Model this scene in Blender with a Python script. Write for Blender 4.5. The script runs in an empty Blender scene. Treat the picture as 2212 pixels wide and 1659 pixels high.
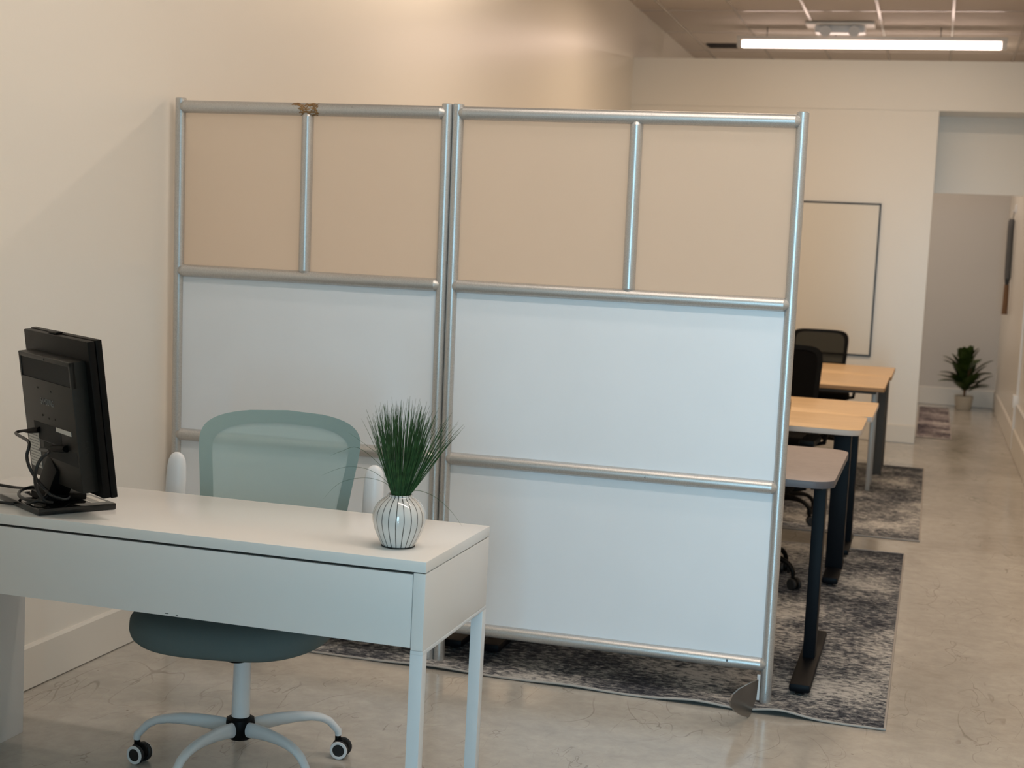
import bpy, bmesh, math, random
from mathutils import Vector, Matrix, noise
random.seed(7)
sc = bpy.context.scene
COL = sc.collection
PI = math.pi

# ------------------------------------------------------------------ camera
H0, YAW, PITCH, ROLL, FPX = 1.4664, .2816, .0933, .0499, 3108.05
def cam_axes():
    cy, sy, cp, sp = math.cos(YAW), math.sin(YAW), math.cos(PITCH), math.sin(PITCH)
    f = Vector((-sy*cp, cy*cp, -sp)); r = Vector((cy, sy, 0)); u = r.cross(f)
    cr, sr = math.cos(ROLL), math.sin(ROLL)
    return r*cr+u*sr, u*cr-r*sr, f
_r, _u, _f = cam_axes()
cd = bpy.data.cameras.new('camera'); cam = bpy.data.objects.new('camera', cd); COL.objects.link(cam)
cam.matrix_world = Matrix(((_r.x, _u.x, -_f.x, 0), (_r.y, _u.y, -_f.y, 0), (_r.z, _u.z, -_f.z, H0), (0, 0, 0, 1)))
cd.sensor_width = 36; cd.lens = FPX/2212*36; cd.clip_start = .05; cd.clip_end = 100
cd.dof.use_dof = True; cd.dof.focus_distance = 3.85; cd.dof.aperture_fstop = 5.4
sc.camera = cam

# ------------------------------------------------------------------ world, light, exposure
w = bpy.data.worlds.new('world'); sc.world = w; w.use_nodes = True
bg = w.node_tree.nodes['Background']; bg.inputs[0].default_value = (.62, .80, 1, 1); bg.inputs[1].default_value = .15
sc.view_settings.view_transform = 'Standard'; sc.view_settings.look = 'None'
sc.view_settings.gamma = 1; sc.view_settings.use_curve_mapping = False
sc.view_settings.exposure = 0.0
def area(name, loc, rot, sx, sy, power, color, spread=PI):
    l = bpy.data.lights.new(name, 'AREA'); l.shape = 'RECTANGLE'; l.size = sx; l.size_y = sy
    l.energy = power; l.color = color; l.spread = spread
    o = bpy.data.objects.new(name, l); COL.objects.link(o); o.location = loc; o.rotation_euler = rot
    return o
# daylight from the shop front behind the camera
area('daylight', (.35, -3.0, 1.35), (PI/2, 0, 0), 1.2, 2.4, 186, (.40, .765, 1))
# unseen warm lamps: middle inferred from the wall shadow, others added to fit brightness (each lights down and a little up)
for nm_, xx, yy, pw, col in (('near', -.25, 3.1, 37, (1, .85, .73)), ('second', -.74, 4.0, 14, (1, .84, .72)), ('middle', -.60, 7.2, 46, (1, .80, .63)),
                             ('fourth', -.74, 10.4, 38, (1, .76, .54)), ('rear', -.74, 14.6, 30, (1, .82, .66))):
    area('lamp_'+nm_, (xx, yy, 3.385), (0, 0, 0), 2.25, .12, pw*.85, col)
    area('lamp_up_'+nm_, (xx, yy, 3.47), (PI, 0, 0), 2.25, .12, pw*.15, col)
TUBE = (7.0, (1, .76, .66))

# ------------------------------------------------------------------ materials
MATS = {}
def nm(name):
    m = bpy.data.materials.new(name); m.use_nodes = True; MATS[name] = m
    return m, m.node_tree.nodes, m.node_tree.links, m.node_tree.nodes['Principled BSDF']
def mat(name, col, rough=.5, metal=0, spec=.5, bump=0, bscale=200, var=0, vscale=3, coat=0):
    m, N, L, p = nm(name)
    p.inputs['Base Color'].default_value = (*col, 1); p.inputs['Roughness'].default_value = rough
    p.inputs['Metallic'].default_value = metal; p.inputs['Specular IOR Level'].default_value = spec
    p.inputs['Coat Weight'].default_value = coat
    tc = N.new('ShaderNodeTexCoord')
    if var:
        n = N.new('ShaderNodeTexNoise'); n.inputs['Scale'].default_value = vscale; n.inputs['Detail'].default_value = 6
        L.new(tc.outputs['Object'], n.inputs['Vector'])
        r = N.new('ShaderNodeMapRange'); r.inputs[1].default_value = .3; r.inputs[2].default_value = .7
        r.inputs[3].default_value = 1-var; r.inputs[4].default_value = 1+var
        L.new(n.outputs[0], r.inputs[0])
        x = N.new('ShaderNodeVectorMath'); x.operation = 'SCALE'; x.inputs[0].default_value = col
        L.new(r.outputs[0], x.inputs['Scale']); L.new(x.outputs[0], p.inputs['Base Color'])
    if bump:
        n = N.new('ShaderNodeTexNoise'); n.inputs['Scale'].default_value = bscale; n.inputs['Detail'].default_value = 3
        L.new(tc.outputs['Object'], n.inputs['Vector'])
        b = N.new('ShaderNodeBump'); b.inputs['Strength'].default_value = bump; b.inputs['Distance'].default_value = .002
        L.new(n.outputs[0], b.inputs['Height']); L.new(b.outputs[0], p.inputs['Normal'])
    return m
M = {}
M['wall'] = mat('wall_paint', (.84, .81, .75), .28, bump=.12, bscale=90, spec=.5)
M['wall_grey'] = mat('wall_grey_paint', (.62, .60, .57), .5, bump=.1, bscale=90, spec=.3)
M['base'] = mat('baseboard_paint', (.76, .73, .67), .35)
M['desk'] = mat('desk_white', (.75, .745, .73), .33, bump=.06, bscale=700)
M['desk_top'] = mat('desk_top_white', (.80, .79, .765), .22, bump=.04, bscale=700)  # same white as the desk, lightened to stand for brighter light on top
M['white_plastic'] = mat('white_plastic', (.74, .75, .76), .35)
M['white_metal'] = mat('white_metal', (.70, .73, .75), .3)
M['black'] = mat('black_plastic', (.0035, .0033, .003), .45, spec=.12, bump=.05, bscale=900)
M['black_gloss'] = mat('black_gloss', (.006, .006, .006), .08)
M['black_back'] = mat('monitor_plastic', (.014, .0125, .010), .42, spec=.3, bump=.1, bscale=1500)
M['rubber'] = mat('black_rubber', (.01, .01, .01), .6)
M['black_metal'] = mat('black_metal', (.0025, .003, .005), .5, spec=.15)
M['black_fabric'] = mat('black_fabric', (.004, .0035, .003), .95, spec=.1, bump=.4, bscale=800)
M['mint'] = mat('mint_fabric', (.115, .150, .150), .9, bump=.5, bscale=1400, spec=.2)  # dark teal-grey seat fabric, with the shade under the desk in its colour
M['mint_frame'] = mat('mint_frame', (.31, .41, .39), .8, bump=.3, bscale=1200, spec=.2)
M['board'] = mat('divider_laminate', (.82, .86, .90), .42, var=.012, vscale=4)
M['grey_top'] = mat('grey_laminate', (.30, .25, .235), .5, var=.06, vscale=25)
M['grey_edge'] = mat('grey_edging', (.10, .095, .105), .5)
M['light_edge'] = mat('light_edging', (.55, .50, .46), .5)
M['oak_edge'] = mat('oak_edging', (.30, .17, .07), .5)
M['chrome'] = mat('silver_metal', (.40, .36, .32), .45, metal=.35)
M['grey_metal'] = mat('grey_metal', (.075, .068, .060), .55, spec=.25)
M['sticker'] = mat('sticker', (.62, .60, .55), .5)
M['ink'] = mat('sticker_ink', (.30, .29, .27), .6)
M['logo'] = mat('logo_grey', (.17, .17, .165), .4)
M['groove'] = mat('dark_gap', (.015, .014, .013), .8)
M['green'] = mat('blade_green', (.030, .080, .022), .6, var=.55, vscale=60, spec=.3)
M['olive'] = mat('leaf_green', (.035, .065, .010), .45, var=.6, vscale=7)
M['pot'] = mat('pot_cream', (.52, .47, .38), .6)
M['soil'] = mat('soil', (.03, .02, .015), .9)
M['frame_black'] = mat('frame_black', (.02, .02, .02), .4)
M['whiteboard'] = mat('whiteboard_surface', (.78, .73, .64), .25)
M['vent'] = mat('vent_dark', (.04, .033, .03), .6)
M['lamp_white'] = mat('lamp_housing', (.8, .76, .7), .4)
M['cable'] = mat('cable_black', (.008, .008, .008), .45)
M['bundle'] = mat('grey_cloth', (.10, .10, .10), .9, bump=.4, bscale=200)
M['wood'] = mat('brown_wood', (.16, .08, .035), .6)
M['steel_foot'] = mat('steel_plate', (.22, .20, .18), .28, metal=.75, var=.12, vscale=9)
M['tape'] = mat('tape_residue', (.24, .13, .045), .5, var=.5, vscale=90)
M['tee'] = mat('ceiling_tee', (.60, .55, .50), .25)

def alu():
    m, N, L, p = nm('brushed_aluminium')
    tc = N.new('ShaderNodeTexCoord')
    n = N.new('ShaderNodeTexNoise'); n.inputs['Scale'].default_value = 380; n.inputs['Detail'].default_value = 4
    L.new(tc.outputs['Object'], n.inputs['Vector'])
    r = N.new('ShaderNodeValToRGB'); r.color_ramp.elements[0].color = (.46, .455, .445, 1); r.color_ramp.elements[1].color = (.64, .635, .62, 1)
    r.color_ramp.elements[0].position = .3; r.color_ramp.elements[1].position = .7
    L.new(n.outputs[0], r.inputs[0])
    n2 = N.new('ShaderNodeTexNoise'); n2.inputs['Scale'].default_value = 26; n2.inputs['Detail'].default_value = 8
    L.new(tc.outputs['Object'], n2.inputs['Vector'])
    s = N.new('ShaderNodeMapRange'); s.inputs[1].default_value = .745; s.inputs[2].default_value = .76
    L.new(n2.outputs[0], s.inputs[0])
    mx = N.new('ShaderNodeMix'); mx.data_type = 'RGBA'; mx.inputs[7].default_value = (.06, .06, .06, 1)
    L.new(s.outputs[0], mx.inputs[0]); L.new(r.outputs[0], mx.inputs[6]); L.new(mx.outputs[2], p.inputs['Base Color'])
    p.inputs['Metallic'].default_value = .72; p.inputs['Roughness'].default_value = .38
    b = N.new('ShaderNodeBump'); b.inputs['Strength'].default_value = .12; b.inputs['Distance'].default_value = .001
    L.new(n.outputs[0], b.inputs['Height']); L.new(b.outputs[0], p.inputs['Normal'])
    return m
M['alu'] = alu()

def frosted():
    m, N, L, p = nm('frosted_acrylic')
    out = N['Material Output']
    p.inputs['Base Color'].default_value = (.80, .74, .66, 1); p.inputs['Roughness'].default_value = .45
    t = N.new('ShaderNodeBsdfTranslucent'); t.inputs[0].default_value = (.98, .93, .87, 1)
    mx = N.new('ShaderNodeMixShader'); mx.inputs[0].default_value = .72
    L.new(p.outputs[0], mx.inputs[1]); L.new(t.outputs[0], mx.inputs[2])
    g = N.new('ShaderNodeBsdfRefraction'); g.inputs['Color'].default_value = (.97, .95, .91, 1); g.inputs['Roughness'].default_value = .42; g.inputs['IOR'].default_value = 1.3
    m2 = N.new('ShaderNodeMixShader'); m2.inputs[0].default_value = .25
    L.new(mx.outputs[0], m2.inputs[1]); L.new(g.outputs[0], m2.inputs[2]); L.new(m2.outputs[0], out.inputs[0])
    return m
M['frost'] = frosted()

def mesh_fabric(name, col, alpha):
    m, N, L, p = nm(name); out = N['Material Output']
    p.inputs['Base Color'].default_value = (*col, 1); p.inputs['Roughness'].default_value = .85
    p.inputs['Specular IOR Level'].default_value = .2
    t = N.new('ShaderNodeBsdfTransparent'); t.inputs[0].default_value = (.92, 1, 1, 1)
    tr = N.new('ShaderNodeBsdfTranslucent'); tr.inputs[0].default_value = (*[min(1, c*1.4) for c in col], 1)
    m1 = N.new('ShaderNodeMixShader'); m1.inputs[0].default_value = .25
    L.new(p.outputs[0], m1.inputs[1]); L.new(tr.outputs[0], m1.inputs[2])
    m2 = N.new('ShaderNodeMixShader'); m2.inputs[0].default_value = alpha
    L.new(m1.outputs[0], m2.inputs[1]); L.new(t.outputs[0], m2.inputs[2]); L.new(m2.outputs[0], out.inputs[0])
    return m
M['mint_mesh'] = mesh_fabric('mint_mesh', (.42, .56, .55), .30)
M['black_mesh'] = mesh_fabric('black_mesh', (.006, .005, .004), .09)

def glow(name, col, s):
    m, N, L, p = nm(name)
    p.inputs['Emission Color'].default_value = (*col, 1); p.inputs['Emission Strength'].default_value = s
    return m
M['tube'] = glow('lamp_diffuser', TUBE[1], TUBE[0])

def floor_mat():
    m, N, L, p = nm('polished_concrete')
    tc = N.new('ShaderNodeTexCoord')
    def noi(scale, det, vec=None, dist=0, rough=.55):
        n = N.new('ShaderNodeTexNoise'); n.inputs['Scale'].default_value = scale; n.inputs['Detail'].default_value = det
        n.inputs['Distortion'].default_value = dist; n.inputs['Roughness'].default_value = rough
        L.new(vec or tc.outputs['Object'], n.inputs['Vector']); return n
    n1 = noi(1.1, 9, dist=.6, rough=.62)
    r = N.new('ShaderNodeValToRGB'); e = r.color_ramp.elements
    e[0].position = .25; e[0].color = (.385, .350, .305, 1); e[1].position = .72; e[1].color = (.56, .535, .485, 1)
    L.new(n1.outputs[0], r.inputs[0])
    n2 = noi(14, 9, dist=.3, rough=.72)
    mr = N.new('ShaderNodeMapRange'); mr.inputs[1].default_value = .35; mr.inputs[2].default_value = .65
    mr.inputs[3].default_value = .89; mr.inputs[4].default_value = 1.07
    L.new(n2.outputs[0], mr.inputs[0])
    sc_ = N.new('ShaderNodeVectorMath'); sc_.operation = 'SCALE'
    L.new(r.outputs[0], sc_.inputs[0]); L.new(mr.outputs[0], sc_.inputs['Scale'])
    cur = sc_.outputs[0]
    # thin curved scuffs: contour lines of noise, kept only in patches
    for i, (scale, off, wd, mscale, lo, hi, col, amt) in enumerate(((5.0, 3.1, .0020, 3.3, .51, .60, (.15, .13, .105), .45), (9.0, 11.7, .0028, 5.1, .53, .61, (.16, .14, .115), .4), (3.0, 21.0, .0013, 2.2, .49, .58, (.18, .155, .13), .4), (16.0, 31.0, .005, 6.5, .57, .64, (.14, .115, .09), .45))):
        mp = N.new('ShaderNodeMapping'); mp.inputs['Location'].default_value = (off, off*1.7, 0)
        mp.inputs['Scale'].default_value = (1, .30+.08*i, 1); mp.inputs['Rotation'].default_value = (0, 0, (.5, 1.9, 2.7, 1.1)[i])
        L.new(tc.outputs['Object'], mp.inputs['Vector'])
        a = noi(scale, 1.6, mp.outputs[0], dist=.35)
        s = N.new('ShaderNodeMath'); s.operation = 'SUBTRACT'; s.inputs[1].default_value = .5; L.new(a.outputs[0], s.inputs[0])
        ab = N.new('ShaderNodeMath'); ab.operation = 'ABSOLUTE'; L.new(s.outputs[0], ab.inputs[0])
        q = N.new('ShaderNodeMapRange'); q.inputs[1].default_value = wd; q.inputs[2].default_value = wd*2.5
        q.inputs[3].default_value = 1; q.inputs[4].default_value = 0; L.new(ab.outputs[0], q.inputs[0])
        b = noi(mscale, 5, mp.outputs[0])
        k = N.new('ShaderNodeMapRange'); k.inputs[1].default_value = lo; k.inputs[2].default_value = hi; L.new(b.outputs[0], k.inputs[0])
        mu = N.new('ShaderNodeMath'); mu.operation = 'MULTIPLY'; L.new(q.outputs[0], mu.inputs[0]); L.new(k.outputs[0], mu.inputs[1])
        mu2 = N.new('ShaderNodeMath'); mu2.operation = 'MULTIPLY'; mu2.inputs[1].default_value = amt; L.new(mu.outputs[0], mu2.inputs[0])
        mx = N.new('ShaderNodeMix'); mx.data_type = 'RGBA'; mx.inputs[7].default_value = (*col, 1)
        L.new(mu2.outputs[0], mx.inputs[0]); L.new(cur, mx.inputs[6]); cur = mx.outputs[2]
    # small dark pits
    v = N.new('ShaderNodeTexVoronoi'); v.inputs['Scale'].default_value = 6.5; L.new(tc.outputs['Object'], v.inputs['Vector'])
    q = N.new('ShaderNodeMapRange'); q.inputs[1].default_value = .02; q.inputs[2].default_value = .035
    q.inputs[3].default_value = .8; q.inputs[4].default_value = 0; L.new(v.outputs['Distance'], q.inputs[0])
    mx = N.new('ShaderNodeMix'); mx.data_type = 'RGBA'; mx.inputs[7].default_value = (.10, .07, .05, 1)
    L.new(q.outputs[0], mx.inputs[0]); L.new(cur, mx.inputs[6]); L.new(mx.outputs[2], p.inputs['Base Color'])
    rr = N.new('ShaderNodeMapRange'); rr.inputs[1].default_value = .3; rr.inputs[2].default_value = .7
    rr.inputs[3].default_value = .10; rr.inputs[4].default_value = .22; L.new(n1.outputs[0], rr.inputs[0]); L.new(rr.outputs[0], p.inputs['Roughness'])
    nb = noi(14, 3)
    bp = N.new('ShaderNodeBump'); bp.inputs['Strength'].default_value = .05; bp.inputs['Distance'].default_value = .003
    L.new(nb.outputs[0], bp.inputs['Height']); L.new(bp.outputs[0], p.inputs['Normal'])
    p.inputs['Specular IOR Level'].default_value = .5
    return m
M['floor'] = floor_mat()

def rug_mat(name, warm=0, seed=0.):
    m, N, L, p = nm(name)
    tc = N.new('ShaderNodeTexCoord')
    mp = N.new('ShaderNodeMapping'); mp.inputs['Scale'].default_value = (18, 30, 1); mp.inputs['Location'].default_value = (seed, seed, 0)
    L.new(tc.outputs['Object'], mp.inputs['Vector'])
    a = N.new('ShaderNodeTexNoise'); a.inputs['Scale'].default_value = 1.6; a.inputs['Detail'].default_value = 9; a.inputs['Roughness'].default_value = .78
    a.inputs['Distortion'].default_value = .5
    L.new(mp.outputs[0], a.inputs['Vector'])
    b = N.new('ShaderNodeTexNoise'); b.inputs['Scale'].default_value = 2.3; b.inputs['Detail'].default_value = 4; L.new(tc.outputs['Object'], b.inputs['Vector'])
    ad = N.new('ShaderNodeMath'); ad.operation = 'MULTIPLY_ADD'; ad.inputs[1].default_value = .55; ad.inputs[2].default_value = -.275
    L.new(b.outputs[0], ad.inputs[0])
    s = N.new('ShaderNodeMath'); s.operation = 'ADD'; L.new(a.outputs[0], s.inputs[0]); L.new(ad.outputs[0], s.inputs[1])
    r = N.new('ShaderNodeValToRGB'); e = r.color_ramp.elements
    w_ = warm
    e[0].position = .40; e[0].color = (.030, .034, .046, 1)
    e[1].position = .60; e[1].color = (.56+.03*w_, .55, .53, 1)
    x = e.new(.47); x.color = (.11+.03*w_, .118, .135, 1)
    x = e.new(.53); x.color = (.27+.02*w_, .272, .27, 1)
    L.new(s.outputs[0], r.inputs[0]); L.new(r.outputs[0], p.inputs['Base Color'])
    p.inputs['Roughness'].default_value = .95; p.inputs['Specular IOR Level'].default_value = .1
    bp = N.new('ShaderNodeBump'); bp.inputs['Strength'].default_value = .4; bp.inputs['Distance'].default_value = .003
    L.new(a.outputs[0], bp.inputs['Height']); L.new(bp.outputs[0], p.inputs['Normal'])
    return m
M['rug'] = rug_mat('rug_distressed'); M['rug_b'] = rug_mat('rug_distressed_far', 0, 4.); M['rug_c'] = rug_mat('rug_distressed_warm', 1.5, 9.)
M['rug_edge'] = mat('rug_binding', (.42, .39, .36), .9)

def oak_mat():
    m, N, L, p = nm('oak_laminate')
    tc = N.new('ShaderNodeTexCoord'); mp = N.new('ShaderNodeMapping'); mp.inputs['Scale'].default_value = (1.5, 26, 4)
    L.new(tc.outputs['Object'], mp.inputs['Vector'])
    a = N.new('ShaderNodeTexNoise'); a.inputs['Scale'].default_value = 1.5; a.inputs['Detail'].default_value = 5; L.new(mp.outputs[0], a.inputs['Vector'])
    r = N.new('ShaderNodeValToRGB'); e = r.color_ramp.elements
    e[0].position = .3; e[0].color = (.58, .37, .17, 1); e[1].position = .7; e[1].color = (.74, .50, .26, 1)
    L.new(a.outputs[0], r.inputs[0]); L.new(r.outputs[0], p.inputs['Base Color']); p.inputs['Roughness'].default_value = .35
    return m
M['oak'] = oak_mat()

def vase_mat():
    m, N, L, p = nm('striped_ceramic')
    tc = N.new('ShaderNodeTexCoord'); sp = N.new('ShaderNodeSeparateXYZ'); L.new(tc.outputs['Object'], sp.inputs[0])
    nz = N.new('ShaderNodeTexNoise'); nz.inputs['Scale'].default_value = 26; nz.inputs['Detail'].default_value = 1; L.new(tc.outputs['Object'], nz.inputs['Vector'])
    at = N.new('ShaderNodeMath'); at.operation = 'ARCTAN2'; L.new(sp.outputs[1], at.inputs[0]); L.new(sp.outputs[0], at.inputs[1])
    wob = N.new('ShaderNodeMath'); wob.operation = 'MULTIPLY_ADD'; wob.inputs[1].default_value = .07; L.new(nz.outputs[0], wob.inputs[0]); L.new(at.outputs[0], wob.inputs[2])
    ml = N.new('ShaderNodeMath'); ml.operation = 'MULTIPLY'; ml.inputs[1].default_value = 22/(2*PI); L.new(wob.outputs[0], ml.inputs[0])
    fr = N.new('ShaderNodeMath'); fr.operation = 'FRACT'; L.new(ml.outputs[0], fr.inputs[0])
    sb = N.new('ShaderNodeMath'); sb.operation = 'SUBTRACT'; sb.inputs[1].default_value = .5; L.new(fr.outputs[0], sb.inputs[0])
    ab = N.new('ShaderNodeMath'); ab.operation = 'ABSOLUTE'; L.new(sb.outputs[0], ab.inputs[0])
    # line width constant in metres: divide by radius
    ln = N.new('ShaderNodeMath'); ln.operation = 'MULTIPLY'; ln.inputs[0].default_value = 1
    sq = N.new('ShaderNodeVectorMath'); sq.operation = 'LENGTH'
    cb = N.new('ShaderNodeCombineXYZ'); L.new(sp.outputs[0], cb.inputs[0]); L.new(sp.outputs[1], cb.inputs[1]); L.new(cb.outputs[0], sq.inputs[0])
    L.new(ab.outputs[0], ln.inputs[0]); L.new(sq.outputs['Value'], ln.inputs[1])
    q = N.new('ShaderNodeMapRange'); q.inputs[1].default_value = .0030; q.inputs[2].default_value = .0040
    q.inputs[3].default_value = 1; q.inputs[4].default_value = 0; L.new(ln.outputs[0], q.inputs[0])
    mx = N.new('ShaderNodeMix'); mx.data_type = 'RGBA'; mx.inputs[6].default_value = (.66, .645, .62, 1); mx.inputs[7].default_value = (.025, .03, .028, 1)
    L.new(q.outputs[0], mx.inputs[0]); L.new(mx.outputs[2], p.inputs['Base Color'])
    p.inputs['Roughness'].default_value = .08; p.inputs['Coat Weight'].default_value = .5
    return m
M['vase'] = vase_mat()

def ceil_mat():
    m, N, L, p = nm('ceiling_tile')
    p.inputs['Base Color'].default_value = (.64, .58, .52, 1); p.inputs['Roughness'].default_value = .85
    tc = N.new('ShaderNodeTexCoord'); n = N.new('ShaderNodeTexNoise'); n.inputs['Scale'].default_value = 60; n.inputs['Detail'].default_value = 6
    L.new(tc.outputs['Object'], n.inputs['Vector'])
    b = N.new('ShaderNodeBump'); b.inputs['Strength'].default_value = .4; b.inputs['Distance'].default_value = .003
    L.new(n.outputs[0], b.inputs['Height']); L.new(b.outputs[0], p.inputs['Normal'])
    return m
M['ceil'] = ceil_mat()

# ------------------------------------------------------------------ mesh helpers
class MB:
    def __init__(s): s.bm = bmesh.new()
    def box(s, lo, hi, bev=0, mtx=None, seg=2):
        t = bmesh.new(); bmesh.ops.create_cube(t, size=1)
        lo = Vector(lo); hi = Vector(hi); c = (lo+hi)/2; d = hi-lo
        for v in t.verts: v.co = Vector((v.co.x*d.x+c.x, v.co.y*d.y+c.y, v.co.z*d.z+c.z))
        if bev: bmesh.ops.bevel(t, geom=list(t.edges), offset=min(bev, min(d)*.49), segments=seg, affect='EDGES', profile=.6)
        return s.merge(t, mtx)
    def merge(s, t, mtx=None):
        if mtx is not None: bmesh.ops.transform(t, matrix=mtx, verts=t.verts)
        me = bpy.data.meshes.new('tmp'); t.to_mesh(me); t.free(); s.bm.from_mesh(me); bpy.data.meshes.remove(me); return s
    def tube(s, pts, rad, seg=16, flat=None, cap=True, up=None):
        """rad: number or list; flat: (a,b) scale of the section across (side, up)"""
        pts = [Vector(p) for p in pts]; n = len(pts)
        rad = rad if isinstance(rad, (list, tuple)) else [rad]*n
        t = bmesh.new(); rings = []; prev = None
        for i, p in enumerate(pts):
            d = (pts[min(i+1, n-1)]-pts[max(i-1, 0)])
            if d.length < 1e-9: d = Vector((0, 0, 1))
            d.normalize()
            if prev is None:
                g = Vector(up) if up else (Vector((0, 0, 1)) if abs(d.z) < .9 else Vector((0, 1, 0)))
            else: g = prev
            b = (g-d*g.dot(d)); b.normalize(); a = d.cross(b); prev = b
            fa, fb = flat if flat else (1, 1)
            if isinstance(fa, (list, tuple)): fa, fb_ = flat[0][i], flat[1][i]; fb = fb_
            ring = [t.verts.new(p+a*(math.cos(2*PI*k/seg)*rad[i]*fa)+b*(math.sin(2*PI*k/seg)*rad[i]*fb)) for k in range(seg)]
            rings.append(ring)
        for A, B in zip(rings, rings[1:]):
            for k in range(seg):
                t.faces.new((A[k], A[(k+1) % seg], B[(k+1) % seg], B[k]))
        if cap:
            t.faces.new(rings[0][::-1]); t.faces.new(rings[-1])
        return s.merge(t)
    def lathe(s, prof, seg=40, loc=(0, 0, 0), axis=None):
        t = bmesh.new(); rings = []
        for r, z in prof:
            rings.append([t.verts.new((r*math.cos(2*PI*k/seg), r*math.sin(2*PI*k/seg), z)) for k in range(seg)] if r > 1e-6 else [t.verts.new((0, 0, z))])
        for A, B in zip(rings, rings[1:]):
            for k in range(seg):
                q = [A[k % len(A)], A[(k+1) % len(A)], B[(k+1) % len(B)], B[k % len(B)]]
                u = []
                for v in q:
                    if v not in u: u.append(v)
                if len(u) > 2: t.faces.new(u)
        mt = Matrix.Translation(loc)
        if axis is not None: mt = mt @ Vector((0, 0, 1)).rotation_difference(Vector(axis)).to_matrix().to_4x4()
        return s.merge(t, mt)
    def prism(s, poly, z0, z1, bev=0, mtx=None):
        t = bmesh.new(); a = [t.verts.new((x, y, z0)) for x, y in poly]
        f = t.faces.new(a); r = bmesh.ops.extrude_face_region(t, geom=[f])
        for v in r['geom']:
            if isinstance(v, bmesh.types.BMVert): v.co.z = z1
        if bev:
            es = [e for e in t.edges if abs(e.verts[0].co.z-e.verts[1].co.z) < 1e-7]
            bmesh.ops.bevel(t, geom=es, offset=bev, segments=2, affect='EDGES', profile=.6)
        return s.merge(t, mtx)
    def grid(s, fn, nu, nv, thick=0, closed=False):
        t = bmesh.new(); g = [[t.verts.new(fn(i/nu, j/nv)) for i in range(nu if closed else nu+1)] for j in range(nv+1)]
        m_ = nu
        for j in range(nv):
            for i in range(m_):
                i2 = (i+1) % nu if closed else i+1
                t.faces.new((g[j][i], g[j][i2], g[j+1][i2], g[j+1][i]))
        if thick: bmesh.ops.solidify(t, geom=list(t.faces), thickness=thick)
        return s.merge(t)
    def build(s, name, m, parent=None, smooth=True, ang=40):
        bmesh.ops.remove_doubles(s.bm, verts=s.bm.verts, dist=1e-6)
        bmesh.ops.recalc_face_normals(s.bm, faces=s.bm.faces)
        if smooth:
            for f in s.bm.faces: f.smooth = True
            for e in s.bm.edges:
                if len(e.link_faces) == 2 and e.calc_face_angle(0) > math.radians(ang): e.smooth = False
        me = bpy.data.meshes.new(name); s.bm.to_mesh(me); s.bm.free()
        o = bpy.data.objects.new(name, me); COL.objects.link(o)
        if m: me.materials.append(m if not isinstance(m, str) else M[m])
        if parent: o.parent = parent
        return o
def thing(name, label, cat, loc=(0, 0, 0), rz=0, group=None):
    o = bpy.data.objects.new(name, None); COL.objects.link(o); o.location = loc; o.rotation_euler = (0, 0, rz)
    o['label'] = label; o['category'] = cat; o.empty_display_size = .1
    if group: o['group'] = group
    return o
def tag(o, label, cat, group=None, kind=None):
    o['label'] = label; o['category'] = cat
    if group: o['group'] = group
    if kind: o['kind'] = kind
    return o
def struct(o): o['kind'] = 'structure'; return o
def dup(root, loc, rz, label, group=None):
    r = root.copy(); COL.objects.link(r); r.location = loc; r.rotation_euler = (0, 0, rz); r['label'] = label
    if group: r['group'] = group
    for ch in list(root.children):
        c = ch.copy(); COL.objects.link(c); c.parent = r
        for g in ch.children:
            d = g.copy(); COL.objects.link(d); d.parent = c
    return r
def rrect(x0, y0, x1, y1, r, n=6):
    P = []
    for cx, cy, a in ((x1-r, y1-r, 0), (x0+r, y1-r, 90), (x0+r, y0+r, 180), (x1-r, y0+r, 270)):
        for k in range(n+1):
            t = math.radians(a+90*k/n); P.append((cx+r*math.cos(t), cy+r*math.sin(t)))
    return P

# ------------------------------------------------------------------ the room
XL, XR, YF, YW, YR, HC = -2.672, .711, -.7, 12.556, 16.45, 3.62
XE, YE, YG = 3.1, .6, -3.2       # wider entry area behind and right of the camera
struct(MB().box((XL-.1, YG-.1, -.1), (XE+.1, YR+.1, 0)).build('floor', 'floor', smooth=False))
struct(MB().box((XL-.1, YG-.1, HC), (XE+.1, YR+.1, HC+.1)).build('ceiling', 'ceil', smooth=False))
struct(MB().box((XL-.12, YF-.1, 0), (XL, YR+.1, HC)).build('wall_left', 'wall', smooth=False))
struct(MB().box((XR, YE, 0), (XR+.12, YR+.1, HC)).build('wall_right', 'wall', smooth=False))
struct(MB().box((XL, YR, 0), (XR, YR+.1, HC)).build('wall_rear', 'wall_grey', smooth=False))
# partial-height wall with the passage on its right
XO = -.072
b = MB(); b.box((XL, YW, 0), (XO, YW+.12, 2.78)); b.box((XL, YW-.010, 2.78), (XR, YW+.50, 3.185))
struct(b.build('wall_back', 'wall', smooth=False))
# header over the inner passage
struct(MB().box((XO-.02, YW+.46, 2.13), (XR, YW+.50, 2.78)).build('wall_passage', 'wall', smooth=False))
# jamb side of the passage
struct(MB().box((XO-.10, YW+.12, 0), (XO, YW+.50, 2.78)).build('wall_jamb', 'wall', smooth=False))
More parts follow.
